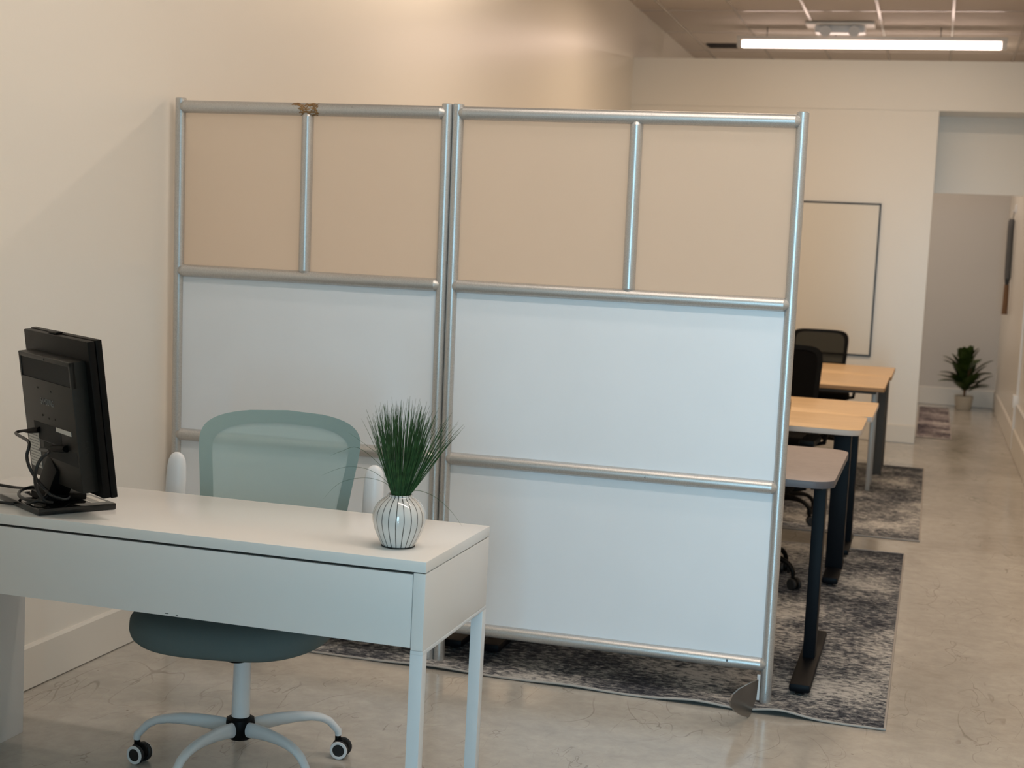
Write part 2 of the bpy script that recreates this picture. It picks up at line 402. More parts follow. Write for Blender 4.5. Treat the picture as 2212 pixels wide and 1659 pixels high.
# entry area: added unseen wall beside the camera blocks daylight; shop front behind
b = MB(); b.box((XL, YF-.12, 0), (-.33, YF, HC)); b.box((-.45, YG, 0), (-.33, YF-.12, HC)); struct(b.build('wall_front', 'wall', smooth=False))
b = MB(); b.box((XR+.12, YE, 0), (XE, YE+.12, HC)); b.box((XE, YG, 0), (XE+.12, YE+.12, HC)); struct(b.build('wall_entry', 'wall', smooth=False))
b = MB(); b.box((-.45, YG-.1, 0), (XE, YG, .12)); b.box((-.45, YG-.1, 2.6), (XE, YG, HC)); struct(b.build('wall_shopfront', 'wall', smooth=False))
def board(x0, y0, x1, y1, h, name, side):
    b = MB(); t = .014
    if side == 'x+': poly = [(0, 0), (t, 0), (t, h-.008), (t*.5, h), (0, h)]; mt = Matrix(((1, 0, 0, x0), (0, 0, 1, y0), (0, 1, 0, .004), (0, 0, 0, 1))); b.prism(poly, 0, y1-y0, mtx=mt)
    if side == 'x-': poly = [(0, 0), (-t, 0), (-t, h-.008), (-t*.5, h), (0, h)]; mt = Matrix(((1, 0, 0, x0), (0, 0, 1, y0), (0, 1, 0, .004), (0, 0, 0, 1))); b.prism(poly, 0, y1-y0, mtx=mt)
    if side == 'y-': poly = [(0, 0), (-t, 0), (-t, h-.008), (-t*.5, h), (0, h)]; mt = Matrix(((0, 0, 1, x0), (1, 0, 0, y0), (0, 1, 0, .004), (0, 0, 0, 1))); b.prism(poly, 0, x1-x0, mtx=mt)
    return struct(b.build(name, 'base', smooth=False))
board(XL, YF, XL, YW, .141, 'baseboard_left', 'x+')
board(XR, YE, XR, YR, .20, 'baseboard_right', 'x-')
board(XL, YW, XO, YW, .15, 'baseboard_back', 'y-')
board(XO-.3, YR, XR, YR, .19, 'baseboard_rear', 'y-')
# ceiling grid of tees
b = MB()
xs = [-.02+.605*k for k in range(-4, 2)]
for x in xs: b.box((x-.012, YF, HC-.006), (x+.012, YR, HC+.001))
y = 12.72-1.2*12
while y < YR:
    if y > YF: b.box((XL, y-.012, HC-.0055), (XR, y+.012, HC+.001))
    y += 1.2
struct(b.build('trim_1', 'tee', smooth=False))

# ------------------------------------------------------------------ rugs
def rug(x0, y0, x1, y1, name, m, label, wavy=0):
    root = thing(name, label, 'rug', ((x0+x1)/2, (y0+y1)/2, 0))
    W2, D2 = (x1-x0)/2, (y1-y0)/2
    def zz(x, y):
        e = 0
        if wavy:
            d = (y+D2)
            for c, a, s in ((.79, .017, .09), (.52, .012, .11), (-.4, .008, .15), (.08, .006, .12)):
                e += a*math.exp(-((x-c)/s)**2)*math.exp(-(d/.075)**2)
        return .006+e
    def top(i, j): x = -W2+2*W2*i; yv = -D2+2*D2*j**(1.8 if wavy else 1); return Vector((x, yv, zz(x, yv)))
    b = MB(); b.grid(top, 110, 40); b.build('rug_pile', m, root)
    per = []
    n = 110
    for k in range(n+1): per.append((-W2+2*W2*k/n, -D2))
    for k in range(1, 21): per.append((W2, -D2+2*D2*k/20))
    for k in range(1, 21): per.append((W2-2*W2*k/20, D2))
    for k in range(1, 21): per.append((-W2, D2-2*D2*k/20))
    b = MB(); b.tube([(x, y_, zz(x, y_)-.0008) for x, y_ in per], .0040, seg=8)
    b.build('rug_binding', 'rug_edge', root)
    return root
rug(-2.30, 4.63, -.050, 7.59, 'area_rug', M['rug'], 'large blue-grey distressed rug under the metal divider and the grey desk', 1)
rug(-2.30, 8.00, .020, 10.98, 'area_rug', M['rug_b'], 'blue-grey distressed rug under the oak desks, second from the front')
rug(-.066, 13.06, .235, 16.0, 'area_rug', M['rug_c'], 'brownish-grey patterned rug in the passage beside the potted plant')

# ------------------------------------------------------------------ room divider
P0 = Vector((-2.627, 4.714, 0)); P1 = Vector((-.441, 4.744, 0)); PL = (P1-P0).length; LEAN = .031
ang = math.atan2(P1.y-P0.y, P1.x-P0.x)
R2, R3, R4, PH = 1.324, .726, .129, 1.945
def divider(s0, s1, mul, label, foot):
    root = thing('room_divider', label, 'room divider', (P0+(P1-P0)*s0/PL)+Vector((0, 0, .0085)), ang, None)
    root.rotation_euler = (math.atan(LEAN), 0, ang)
    Lx = s1-s0; rp = .0195; rr = .0222; H = PH-.008
    for k, x in enumerate((0, Lx)):
        po = MB().tube([(x, 0, 0), (x, 0, H-.0015), (x, 0, H)], [rp, rp, rp-.0015], 28).build('post', 'alu', root)
    for z in (H-.030, R2, R3, R4):
        sh = -.007
        pts = [(-.0015, sh, z), (.008, sh, z), (.0215, sh, z), (.022, sh, z), (Lx-.022, sh, z), (Lx-.0215, sh, z), (Lx-.008, sh, z), (Lx+.0015, sh, z)]
        MB().tube(pts, [rr*.30, rr*.72, rr, rr, rr, rr, rr*.72, rr*.30], 28).build('rail', 'alu', root, ang=20)
    zt, zb = H-.030, R2
    pts = [(mul, -.006, zb+.004), (mul, -.006, zb+.012), (mul, -.006, zb+.024), (mul, -.006, zb+.0245), (mul, -.006, zt-.0245), (mul, -.006, zt-.024), (mul, -.006, zt-.012), (mul, -.006, zt-.004)]
    MB().tube(pts, [rr*.35, rr*.75, rr*.95, rr*.95, rr*.95, rr*.95, rr*.75, rr*.35], 28).build('mullion', 'alu', root, ang=20)
    for a_, c_ in ((.016, mul-.014), (mul+.014, Lx-.016)):
        MB().box((a_, -.0015, zb+.01), (c_, .0025, zt-.01)).build('frosted_pane', 'frost', root, smooth=False)
    for za, zc in ((R3+.01, R2-.01), (R4+.01, R3-.01)):
        MB().box((.014, -.004, za), (Lx-.014, .004, zc)).build('white_board_panel', 'board', root, smooth=False)
    return root
S1 = .458*PL; S2 = .476*PL
dl = divider(0, S1, .493, 'silver tube-framed room divider with tape residue on its top rail, standing behind the mint chair', 0)
dr = divider(S2, PL, (.614), 'wider tube-framed room divider with a flat steel foot, right of the striped vase', 1)
# tape residue on the left divider's top rail
def tape():
    t = bmesh.new(); rng = random.Random(3); zc = PH-.008-.030; r = .0226
    for k in range(95):
        u = rng.random()**.6; x = .437+.100*u
        a = rng.uniform(-1.3, 1.1); 
        if u < .35 and a < .6: a = rng.uniform(.6, 1.2)
        l = rng.uniform(.006, .024); wd = rng.uniform(.002, .005); th = rng.uniform(-1.2, 1.2)
        V = []
        for q in range(5):
            s_ = (q/4-.5)*l; xx = x+s_*math.cos(th); aa = a+s_*math.sin(th)/r
            for sg in (-1, 1):
                x2 = xx-sg*wd/2*math.sin(th); a2 = aa+sg*wd/2*math.cos(th)/r
                V.append(t.verts.new((x2, -.007-r*math.cos(a2), zc+r*math.sin(a2))))
        for q in range(4): t.faces.new((V[2*q], V[2*q+1], V[2*q+3], V[2*q+2]))
    b = MB(); b.merge(t); return b
o = tape().build('tape_residue', 'tape', dl); o['label'] = 'torn brown tape residue'
# steel foot of the right divider: a curved plate in a vertical plane through the post
def plate():
    a = P1; tip = Vector((-.477, 4.578, 0)); d = (tip-a).normalized(); n = Vector((-d.y, d.x, 0))
    C0 = Vector((0, 0, H0)); P = []
    pix = [(1637, 1470), (1618, 1478), (1597, 1489), (1582, 1502), (1576, 1516), (1578, 1528), (1588, 1540), (1602, 1548), (1615, 1551), (1619, 1547), (1625, 1530), (1632, 1511)]
    for px, py in pix:
        ry = _r*((px-1106)/FPX)-_u*((py-829.5)/FPX)+_f
        t_ = (a-C0).dot(n)/ry.dot(n); P.append(C0+ry*t_)
    zmin = min(p.z for p in P)
    b = MB(); t = bmesh.new(); A = [t.verts.new(p+n*.0025-Vector((0, 0, zmin-.001))) for p in P]; B = [t.verts.new(p-n*.0025-Vector((0, 0, zmin-.001))) for p in P]
    t.faces.new(A); t.faces.new(B[::-1])
    for k in range(len(P)): k2 = (k+1) % len(P); t.faces.new((A[k], B[k], B[k2], A[k2]))
    b.merge(t); return b
inv = (Matrix.Translation(dr.location) @ dr.rotation_euler.to_matrix().to_4x4()).inverted()
b = plate(); bmesh.ops.transform(b.bm, matrix=inv, verts=b.bm.verts)
o = b.build('foot_plate', 'steel_foot', dr, smooth=False); o['label'] = 'flat curved steel foot plate'
Lr = PL-S2
MB().box((Lr-.028, -.027, .012), (Lr-.018, -.020, .098)).build('foot_bracket', 'white_metal', dr)

# ------------------------------------------------------------------ front desk
X1, Y1, WD, DD = -1.06, 3.038, 1.413, .486
desk = thing('computer_desk', 'white desk with thin metal legs holding the monitor and striped vase', 'desk', (X1-WD/2, Y1+DD/2, 0))
def dk(b, name, m='desk', **k):
    bmesh.ops.translate(b.bm, verts=b.bm.verts, vec=-Vector(desk.location)); return b.build(name, m, desk, **k)
ZB = .542; ZT = .724
dk(MB().box((X1-WD, Y1, ZT), (X1, Y1+DD, .75), .0012), 'desktop', 'desk_top')
# box frame under the top: right side, back, bottom, left side, corner upright
b = MB()
b.box((X1-.029, Y1, ZB), (X1, Y1+DD-.001, ZT-.0022), .0008)
b.box((X1-WD, Y1+DD-.015, ZB), (X1-.029, Y1+DD-.001, ZT-.0022))
b.box((X1-WD, Y1+.02, ZB+.006), (X1-.029, Y1+DD-.015, ZB+.018))
dk(b, 'apron_frame')
dk(MB().box((X1-WD+.002, Y1+.004, ZT-.004), (X1-.003, Y1+DD-.004, ZT+.001)), 'shadow_gap', 'groove')
dr1 = dk(MB().box((X1-WD+.03, Y1, ZB+.005), (X1-.0305, Y1+.018, ZT-.006), .0010), 'drawer_front')
dk(MB().box((X1-WD+.04, Y1+.018, ZB+.02), (X1-.04, Y1+DD-.06, ZT-.03)), 'drawer_box')
dk(MB().box((X1-WD, Y1, 0), (X1-WD+.028, Y1+DD-.001, ZT-.002), .001), 'side_panel')
dk(MB().box((X1-.030, Y1+.0005, ZB-.010), (X1+.0008, Y1+DD-.0005, ZB-.0006), .0008), 'leg_frame', 'white_metal')
for yy in (Y1+.0005, Y1+DD-.0305):
    dk(MB().box((X1-.030, yy, 0), (X1+.0008, yy+.030, ZB-.0099), .0009), 'leg', 'white_metal')
# small chips in the laminate
b = MB()
for x, z, l in ((-1.72, ZB+.010, .010), (-1.69, ZB+.0085, .006)): b.box((x, Y1-.0004, z), (x+l, Y1+.001, z+.0016))
o = dk(b, 'edge_chip', 'groove'); o['label'] = 'small dark chips near the lower edge'

# ------------------------------------------------------------------ chairs
def outline(t, w_, h_, n=3.2, taper=0.0):
    c, s = math.cos(t), math.sin(t)
    x = math.copysign(abs(c)**(2/n), c)*w_; z = math.copysign(abs(s)**(2/n), s)*h_
    return x*(1+taper*z/h_), z
def star_base(root, m_arm, m_hub, phase, R=.285, white_ring=False, zarm=.125):
    b = MB(); b.lathe([(0, .094), (.030, .094), (.033, .097), (.038, .106), (.041, .138), (.039, .150), (.028, .156), (0, .156)], 10)
    b.build('hub', m_hub, root)
    for k in range(5):
        a = phase+2*PI*k/5; c, s = math.cos(a), math.sin(a)
        P = []; ra = []; F1 = []; F2 = []
        for r_, z_, q, fx, fz in ((.030, .124, .017, .7, 1.25), (.07, .130, .017, .7, 1.2), (.12, .134, .0165, .75, 1.1), (.17, .134, .0155, .85, 1.0), (.21, .130, .0145, .95, .9), (.24, .122, .0135, 1, .85), (.262, .110, .0125, 1, .9), (.277, .094, .0115, 1, .95), (R, .077, .0108, 1, 1), (R+.001, .064, .010, 1, 1)):
            P.append((r_*c, r_*s, z_)); ra.append(q); F1.append(fx); F2.append(fz)
        MB().tube(P, ra, 14, flat=(F1, F2), up=(0, 0, 1)).build('base_arm', m_arm, root)
        # caster
        ca = a+PI/2+(.9 if k % 2 else -.7)+k*1.3
        if white_ring: ca = {0: -.35, 1: .4, 2: 1.2, 3: -.10, 4: .3}[k]
        cx, cy = R*c, R*s
        ax = Vector((math.cos(ca+PI/2), math.sin(ca+PI/2), 0)); off = Vector((math.cos(ca), math.sin(ca), 0))*.010
        cb = MB(); ctr = Vector((cx, cy, .0265))+off
        cb.tube([(cx, cy, .066), (cx, cy, .050)], .0085, 12)
        cb.lathe([(0, -.009), (.022, -.009), (.0245, -.006), (.0245, .006), (.022, .009), (0, .009)], 28, loc=ctr+Vector((0, 0, .006)), axis=ax)
        ca_o = cb.build('caster', m_hub, root)
        for sg in (-1, 1):
            wc = ctr+ax*(.0165*sg)
            wb = MB(); wb.lathe([(0, -.007), (.023, -.007), (.0262, -.004), (.0265, .004), (.024, .007), (0, .007)], 32, loc=wc, axis=ax)
            wo = wb.build('wheel', 'rubber', ca_o)
            if white_ring:
                rb = MB(); rb.lathe([(.0175, -.0012), (.0175, .0012), (.0205, .0020), (.0250, .0012), (.0256, -.0012)], 36, loc=wc+ax*(.0070*sg), axis=ax*sg)
                rb.build('wheel_ring', 'white_plastic', ca_o)
def mint_chair(loc, rz):
    root = thing('office_chair', 'mint green mesh office chair with white base and raised arms behind the white desk', 'chair', loc, rz)
    # seat pad, front towards -Y
    t = bmesh.new()
    def sp(u, v):
        a = 2*PI*u; c, s = math.cos(a), math.sin(a)
        n = 3.4; x = math.copysign(abs(c)**(2/n), c)*.272; y = math.copysign(abs(s)**(2/n), s)*.245
        if y < 0: x *= 1-.10*(y/.245)**2
        prof = [(0, .056), (.30, .055), (.62, .052), (.84, .045), (.95, .034), (.995, .016), (1.0, -.006), (.985, -.022), (.94, -.034), (.82, -.044), (.55, -.049), (0, -.050)]
        k = v*(len(prof)-1); i = min(int(k), len(prof)-2); f = k-i
        q = prof[i][0]*(1-f)+prof[i+1][0]*f; z = prof[i][1]*(1-f)+prof[i+1][1]*f
        z -= .018*max(0, -y*q/.245)**3
        return Vector((x*q-.014, y*q-.015, .428+z))
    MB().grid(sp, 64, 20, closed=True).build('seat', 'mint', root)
    # backrest: curved sheet with a padded rim and see-through mesh
    zc, hh, ww = .76, .205, .226
    def bp(sx, sz):
        x = sx; z = zc+sz
        x += .05*sz; y = .305-.95*x*x+.10*(z-.6)+.22*max(0, .72-z)**2
        return Vector((x, y, z))
    def oc(t, s):
        c, sn = math.cos(t), math.sin(t)
        n = 6.5 if sn > 0 else 9
        x = math.copysign(abs(c)**(2/n), c)*ww; z = math.copysign(abs(sn)**(2/n), sn)*hh
        x *= 1+.105*z/hh
        if z > 0: z -= .024*(abs(x)/ww)**2.2*(z/hh)
        return x*s, z*s
    def band(u, v): x, z = oc(2*PI*u, 1-.0*v); k = 1-.15*v; x, z = oc(2*PI*u, 1); return bp(x*(1-.155*v), z*(1-.19*v))
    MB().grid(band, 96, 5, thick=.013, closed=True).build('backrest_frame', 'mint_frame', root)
    def inner(u, v): x, z = oc(2*PI*u, 1); k = v; return bp(x*(1-.14)*k, z*(1-.17)*k)+Vector((0, .004, 0))
    MB().grid(inner, 96, 10, closed=True).build('backrest_mesh', 'mint_mesh', root)
    # spine bracket behind, below the desk line
    MB().tube([(0, .10, .345), (0, .26, .345), (0, .325, .38), (0, .335, .50), (0, .330, .60)], [.02, .02, .02, .018, .015], 12, flat=(1.8, .8)).build('back_bracket', 'white_plastic', root)
    # raised arms
    for sg in (-1, 1):
        x = sg*.292
        b = MB(); b.tube([(x-sg*.01, .225, .47), (x, .232, .52), (x, .24, .60), (x, .25, .68), (x, .258, .75), (x, .262, .79), (x, .263, .81), (x, .263, .825), (x, .263, .832)], [.022, .026, .0285, .030, .0298, .0285, .0255, .018, .007], 20, flat=(1, .62), up=(0, 1, 0))
        arm = b.build('armrest', 'white_plastic', root)
        MB().tube([(x-.001, .216, .54), (x, .226, .62), (x, .234, .70)], [.005, .006, .003], 10, flat=(1, .5), up=(0, 1, 0)).build('armrest_groove', 'white_metal', arm)
        MB().tube([(sg*.18, .15, .368), (sg*.26, .20, .39), (x-sg*.005, .225, .43), (x-sg*.01, .226, .49)], [.014, .015, .017, .018], 12).build('arm_bracket', 'white_plastic', root)
    MB().box((-.09, -.06, .364), (.09, .09, .382), .006).build('seat_mount', 'black', root)
    b = MB(); b.lathe([(0, .312), (.0255, .312), (.0285, .316), (.0285, .362), (0, .362)], 28, loc=(-.012, -.01, 0)); b.tube([(.012, 0, .350), (.032, .0, .350)], .009, 12); b.build('lever_collar', 'black', root)
    b = MB(); b.lathe([(0, .12), (.0255, .12), (.0225, .362), (0, .362)], 28); b.build('gas_lift', 'white_plastic', root)
    star_base(root, 'white_metal', 'black', PHASE, .292, True)
    return root
PHASE = math.radians(190)-math.radians(10)
mint_chair((-1.740, 3.50, 0), math.radians(10))

def black_chair(loc, rz, label, mesh_back=True, top=.96, arm_dir=.6):
    root = thing('task_chair', label, 'chair', loc, rz)
    b = MB()
    b.prism(rrect(-.24, -.235, .24, .235, .09), .44, .50, .018); b.build('seat', 'black_fabric', root)
    zc, hh, ww = (top+.56)/2, (top-.56)/2, .215
    def oc(t):
        c, sn = math.cos(t), math.sin(t); n = 6
        x = math.copysign(abs(c)**(2/n), c)*ww; z = math.copysign(abs(sn)**(2/n), sn)*hh
        return x*(1+.06*z/hh), z
    def bp(x, z): return Vector((x, .25-.7*x*x+.16*z, zc+z))
    MB().grid(lambda u, v: bp(oc(2*PI*u)[0]*(1-.14*v), oc(2*PI*u)[1]*(1-.12*v)), 64, 3, thick=.02, closed=True).build('backrest_frame', 'black', root)
    MB().grid(lambda u, v: bp(oc(2*PI*u)[0]*.88*v, oc(2*PI*u)[1]*.90*v)+Vector((0, .006, 0)), 64, 6, closed=True).build('backrest_mesh', 'black_mesh' if mesh_back else 'black_fabric', root)
    MB().tube([(0, .05, .42), (0, .27, .42), (0, .31, .48), (0, .30, .66)], [.022, .022, .02, .018], 10, flat=(1.6, .8)).build('back_bracket', 'black', root)
    MB().box((-.20, .262, zc-.10), (.20, .282, zc-.06), .006).build('lumbar_bar', 'black', root)
    for sg in (-1, 1):
        b = MB(); b.tube([(sg*.20, .02, .435), (sg*.275, .02, .45), (sg*.285, .02, .52), (sg*.285, .0, .655)], .014, 10)
        b.box((sg*.285-.035, -.13, .65), (sg*.285+.035, .12, .68), .01); b.build('armrest', 'black', root)
    MB().lathe([(0, .12), (.026, .12), (.026, .28), (.018, .29), (.018, .44), (0, .44)], 20).build('gas_lift', 'black', root)
    star_base(root, 'black', 'black', arm_dir-rz, .285)
    return root
black_chair((-.815, 8.30, .0065), 0, 'solid black office chair between the two oak desk rows, next to the divider post', False, .985, -.6)
black_chair((-.82, 11.42, 0), .10, 'black see-through mesh-back chair in front of the whiteboard', True, .955)
black_chair((-.775, 6.60, .0065), PI-.05, 'black chair behind the grey desk, mostly hidden, only its casters showing', False, .93, .82)

# ------------------------------------------------------------------ sit-stand desks
def stand_desk(name, x0, x1, y0, y1, z, mtop, medge, mleg, label, rad, style, group=None, legx=.065, cy=None, foot=(.39, .39), colw=.022):
    cx, cyy = (x0+x1)/2, (y0+y1)/2
    root = thing(name, label, 'desk', (cx, cyy, .0065)); zz = z-.0065
    W2, D2 = (x1-x0)/2, (y1-y0)/2
    t = .025
    MB().prism(rrect(-W2, -D2, W2, D2, rad), zz-.0016, zz, .0006).build('desktop', mtop, root)
    MB().prism(rrect(-W2-.0005, -D2-.0005, W2+.0005, D2+.0005, rad), zz-t, zz-.0014, .002).build('edge_band', medge, root)
    cy0 = (cy-cyy) if cy is not None else 0
    if style == 'T':
        MB().box((-W2+.12, cy0-.02, zz-t-.035), (W2-.12, cy0+.02, zz-t-.004)).build('crossbar', mleg, root)
        for sg in (-1, 1):
            x = sg*(W2-legx)
            b = MB(); b.box((x-colw, cy0-.040, .035), (x+colw, cy0+.040, zz-t-.03), .004)
            b.box((x-.02, cy0-.25, zz-t-.032), (x+.02, cy0+.25, zz-t-.002), .003)
            l = b.build('leg', mleg, root)
            MB().box((x-.036, cy0-foot[0], .012), (x+.036, cy0+foot[1], .042), .010).build('foot', mleg, l)
            for yy in (cy0-foot[0]+.03, cy0+foot[1]-.03):
                MB().lathe([(0, 0), (.016, 0), (.016, .006), (.006, .008), (.006, .014), (0, .014)], 14, loc=(x, yy, 0)).build('levelling_foot', 'rubber', l)
    else:
        for sg in (-1, 1):
            x = sg*(W2-legx)
            for yy in (cy0-foot[0], cy0+foot[1]):
                MB().box((x-colw, yy-colw, 0), (x+colw, yy+colw, zz-t), .004).build('leg', mleg, root)
        MB().box((-W2+.05, -D2+.05, zz-t-.02), (W2-.05, D2-.05, zz-t-.003)).build('frame', 'grey_metal', root)
    return root
stand_desk('standing_desk', -1.51, -.272, 4.81, 5.715, .752, 'grey_top', 'grey_edge', 'black_metal', 'grey-topped standing desk with black legs, nearest behind the divider', .08, 'T', legx=.068, cy=5.25)
stand_desk('standing_desk', -1.70, -.262, 6.44, 7.088, .750, 'oak', 'light_edge', 'black_metal', 'oak-topped desk with a pale rounded edge and black legs, behind the grey desk', .07, 'T', legx=.10, cy=6.90, foot=(.28, .20), colw=.040)
stand_desk('standing_desk', -1.70, -.240, 7.092, 7.86, .750, 'oak', 'light_edge', 'black_metal', 'oak-topped desk pushed against the back of the pale-edged one', .015, 'T', legx=.115, cy=7.60, foot=(.28, .20), colw=.035)
stand_desk('office_table', -1.75, -.250, 9.08, 10.075, .730, 'oak', 'oak_edge', 'chrome', 'oak table on slim silver legs, in front of the far mesh chair', .01, 'four', legx=.079, foot=(-.062-.0, .40), colw=.014, cy=9.578)
stand_desk('office_table', -1.75, -.238, 10.08, 11.06, .730, 'oak', 'oak_edge', 'grey_metal', 'farthest oak table, on thick dark grey legs by the whiteboard wall', .01, 'four', legx=.066, foot=(.10, .39), colw=.034, cy=10.57)

stand_desk('standing_desk', -2.62, -1.516, 4.81, 5.715, .752, 'grey_top', 'grey_edge', 'black_metal', 'desk left of the grey one, only a black foot showing under the divider', .08, 'T', legx=.068, cy=5.25)

# ------------------------------------------------------------------ vase and grass
VX, VY = -1.180, 3.172
vz = thing('vase', 'round white ceramic vase with thin black stripes on the desk corner', 'vase', (VX, VY, .75))
prof = [(0, .001), (.036, .001), (.0385, .003), (.046, .016), (.055, .034), (.0615, .054), (.0638, .070), (.0615, .086), (.054, .101), (.043, .112), (.0335, .1185), (.0300, .122), (.0305, .1245), (.0285, .1255), (.0265, .123), (.027, .116), (.04, .10), (.055, .07), (.04, .02), (0, .012)]
def smooth_prof(P, n=4):
    out = []
    for i in range(len(P)-1):
        p0, p1, p2, p3 = P[max(i-1, 0)], P[i], P[i+1], P[min(i+2, len(P)-1)]
        for k in range(n):
            t = k/n
            out.append(tuple(max(0, .5*((2*p1[j])+(-p0[j]+p2[j])*t+(2*p0[j]-5*p1[j]+4*p2[j]-p3[j])*t*t+(-p0[j]+3*p1[j]-3*p2[j]+p3[j])*t**3)) for j in (0, 1)))
    out.append(P[-1]); return out
MB().lathe(smooth_prof(prof), 72).build('vase_body', 'vase', vz)
MB().lathe([(.0372, .0), (.0400, .0015), (.0400, .0032), (.0372, .0042)], 60).build('base_ring', 'groove', vz)
RY = Vector((math.cos(YAW), math.sin(YAW), 0)); FY = Vector((-math.sin(YAW), math.cos(YAW), 0))
def grass():
    b = MB(); t = bmesh.new(); rng = random.Random(5)
    def blade(P, r0):
        n = len(P); prev = None; rings = []
        for i, p in enumerate(P):
            d = (P[min(i+1, n-1)]-P[max(i-1, 0)]).normalized()
            g = prev or Vector((0, 1, .1)); bb = (g-d*g.dot(d)).normalized(); aa = d.cross(bb); prev = bb
            r = r0*(1-.85*(i/(n-1))**2.2)
            rings.append([t.verts.new(p+aa*math.cos(2*PI*k/4)*r*1.0+bb*math.sin(2*PI*k/4)*r*.6) for k in range(4)])
        for A, B in zip(rings, rings[1:]):
            for k in range(4): t.faces.new((A[k], A[(k+1) % 4], B[(k+1) % 4], B[k]))
    for k in range(330):
        a = rng.uniform(0, 2*PI); q = math.sqrt(rng.random())
        u0 = q*math.cos(a); v0 = q*math.sin(a)
        base = Vector((0, 0, .02))+RY*(u0*.012)+FY*(v0*.012)
        neck = Vector((0, 0, .122))+RY*(u0*.021+.001)+FY*(v0*.020)
        ex = u0*.078+(.012 if u0 > 0 else -.004)+(max(0, u0-.75)*.22); L = rng.uniform(.185, .245)*(1-.16*q*q)
        ey = v0*.075
        top = Vector((0, 0, .118+L))+RY*(ex+rng.gauss(0, .006))+FY*(ey)
        mid = neck*.5+top*.5+RY*rng.gauss(0, .002)
        bend = RY*(rng.uniform(-.006, .010)*(1+abs(u0)))+Vector((0, 0, -.002))
        P = [base]
        for s in range(0, 7):
            f = s/6; p = neck*(1-f)**2+mid*2*f*(1-f)+top*f*f+bend*(f**3); P.append(p)
        blade(P, rng.uniform(.0008, .0014))
    # stray bent blades
    def stray(pts, r=.0006):
        P = [RY*x+FY*y_+Vector((0, 0, z)) for x, y_, z in pts]; Q = []
        for i in range(len(P)-1):
            p0, p1, p2, p3 = P[max(i-1, 0)], P[i], P[i+1], P[min(i+2, len(P)-1)]
            for k in range(5):
                f = k/5; Q.append(.5*((2*p1)+(p2-p0)*f+(2*p0-5*p1+4*p2-p3)*f*f+(3*p1-p0-3*p2+p3)*f**3))
        Q.append(P[-1]); blade(Q, r)
    stray([(-.005, -.01, .11), (-.035, -.02, .20), (-.085, -.02, .242), (-.125, -.03, .270)])
    stray([(-.005, -.01, .11), (-.04, -.02, .185), (-.10, -.03, .235), (-.14, -.03, .225), (-.165, -.03, .213)])
    stray([(-.005, -.01, .11), (-.03, -.02, .155), (-.075, -.03, .185), (-.13, -.03, .188), (-.185, -.03, .165)])
    stray([(-.005, -.01, .11), (-.03, -.02, .150), (-.08, -.03, .165), (-.14, -.03, .150), (-.178, -.03, .110)])
    stray([(.005, .0, .11), (.035, -.01, .137), (.08, -.01, .126), (.12, -.01, .095), (.150, -.01, .058)])
    b.merge(t)
    return b
g = grass().build('grass_bunch', 'green'); g.location = (VX, VY, .75)
tag(g, 'bunch of thin dark green artificial grass blades standing in the striped vase', 'artificial grass')

# ------------------------------------------------------------------ monitor
MC = Vector((-2.090, 3.212, 1.004)); MY = -.619; MT = .131; MW, MH, MTK = .440, .394, .036
A = Vector((math.cos(MY), math.sin(MY), 0)); NB = Vector((A.y, -A.x, 0)); NB = -NB if NB.dot(Vector((-.67, -.74, 0))) < 0 else NB
UP = Vector((0, 0, 1))*math.cos(MT)+NB*math.sin(MT); NN = NB*math.cos(MT)-Vector((0, 0, 1))*math.sin(MT)
mon = thing('computer_monitor', 'black computer monitor seen from behind, tilted on its square stand on the white desk', 'monitor', (-2.10, 3.20, .75))
MM = Matrix(((A.x, UP.x, NN.x, MC.x), (A.y, UP.y, NN.y, MC.y), (A.z, UP.z, NN.z, MC.z), (0, 0, 0, 1)))
MMI = Matrix.Translation(-Vector(mon.location)) @ MM
def mp(b, name, m, parent=None, mtx=None, **k):
    bmesh.ops.transform(b.bm, matrix=mtx or MMI, verts=b.bm.verts); return b.build(name, m, parent or mon, **k)
b = MB(); b.box((-MW/2, -MH/2, 0), (MW/2, MH/2, .0165), .003); b.box((-MW/2+.002, -MH/2+.002, .0172), (MW/2-.002, MH/2-.002, MTK), .003)
hous = mp(b, 'bezel_housing', 'black')
mp(MB().box((-MW/2+.018, -MH/2+.022, -.0008), (MW/2-.018, MH/2-.018, .001)), 'screen', 'black_gloss')
bx0, bx1, by0, by1, bd = -.163, .190, -.180, .147, .076
# rear cover with a recessed slot on top
b = MB(); b.box((bx0, by0, MTK-.004), (bx1, by1-.062, bd), .004); b.box((bx0, by1-.066, MTK-.004), (bx1, by1, bd-.004), .002)
b.box((bx0, by1-.012, bd-.014), (bx1, by1, bd), .002); b.box((bx0, by1-.066, bd-.014), (bx0+.012, by1, bd), .002); b.box((bx1-.010, by1-.066, bd-.014), (bx1, by1, bd), .002)
cov = mp(b, 'rear_cover', 'black_back')
mp(MB().box((bx0+.012, by1-.063, bd-.0035), (bx1-.010, by1-.012, bd-.003)), 'vent_slot', 'groove')
mp(MB().box((-.06, MH/2-.001, .012), (.0, MH/2+.004, .030), .002), 'button_bar', 'black')
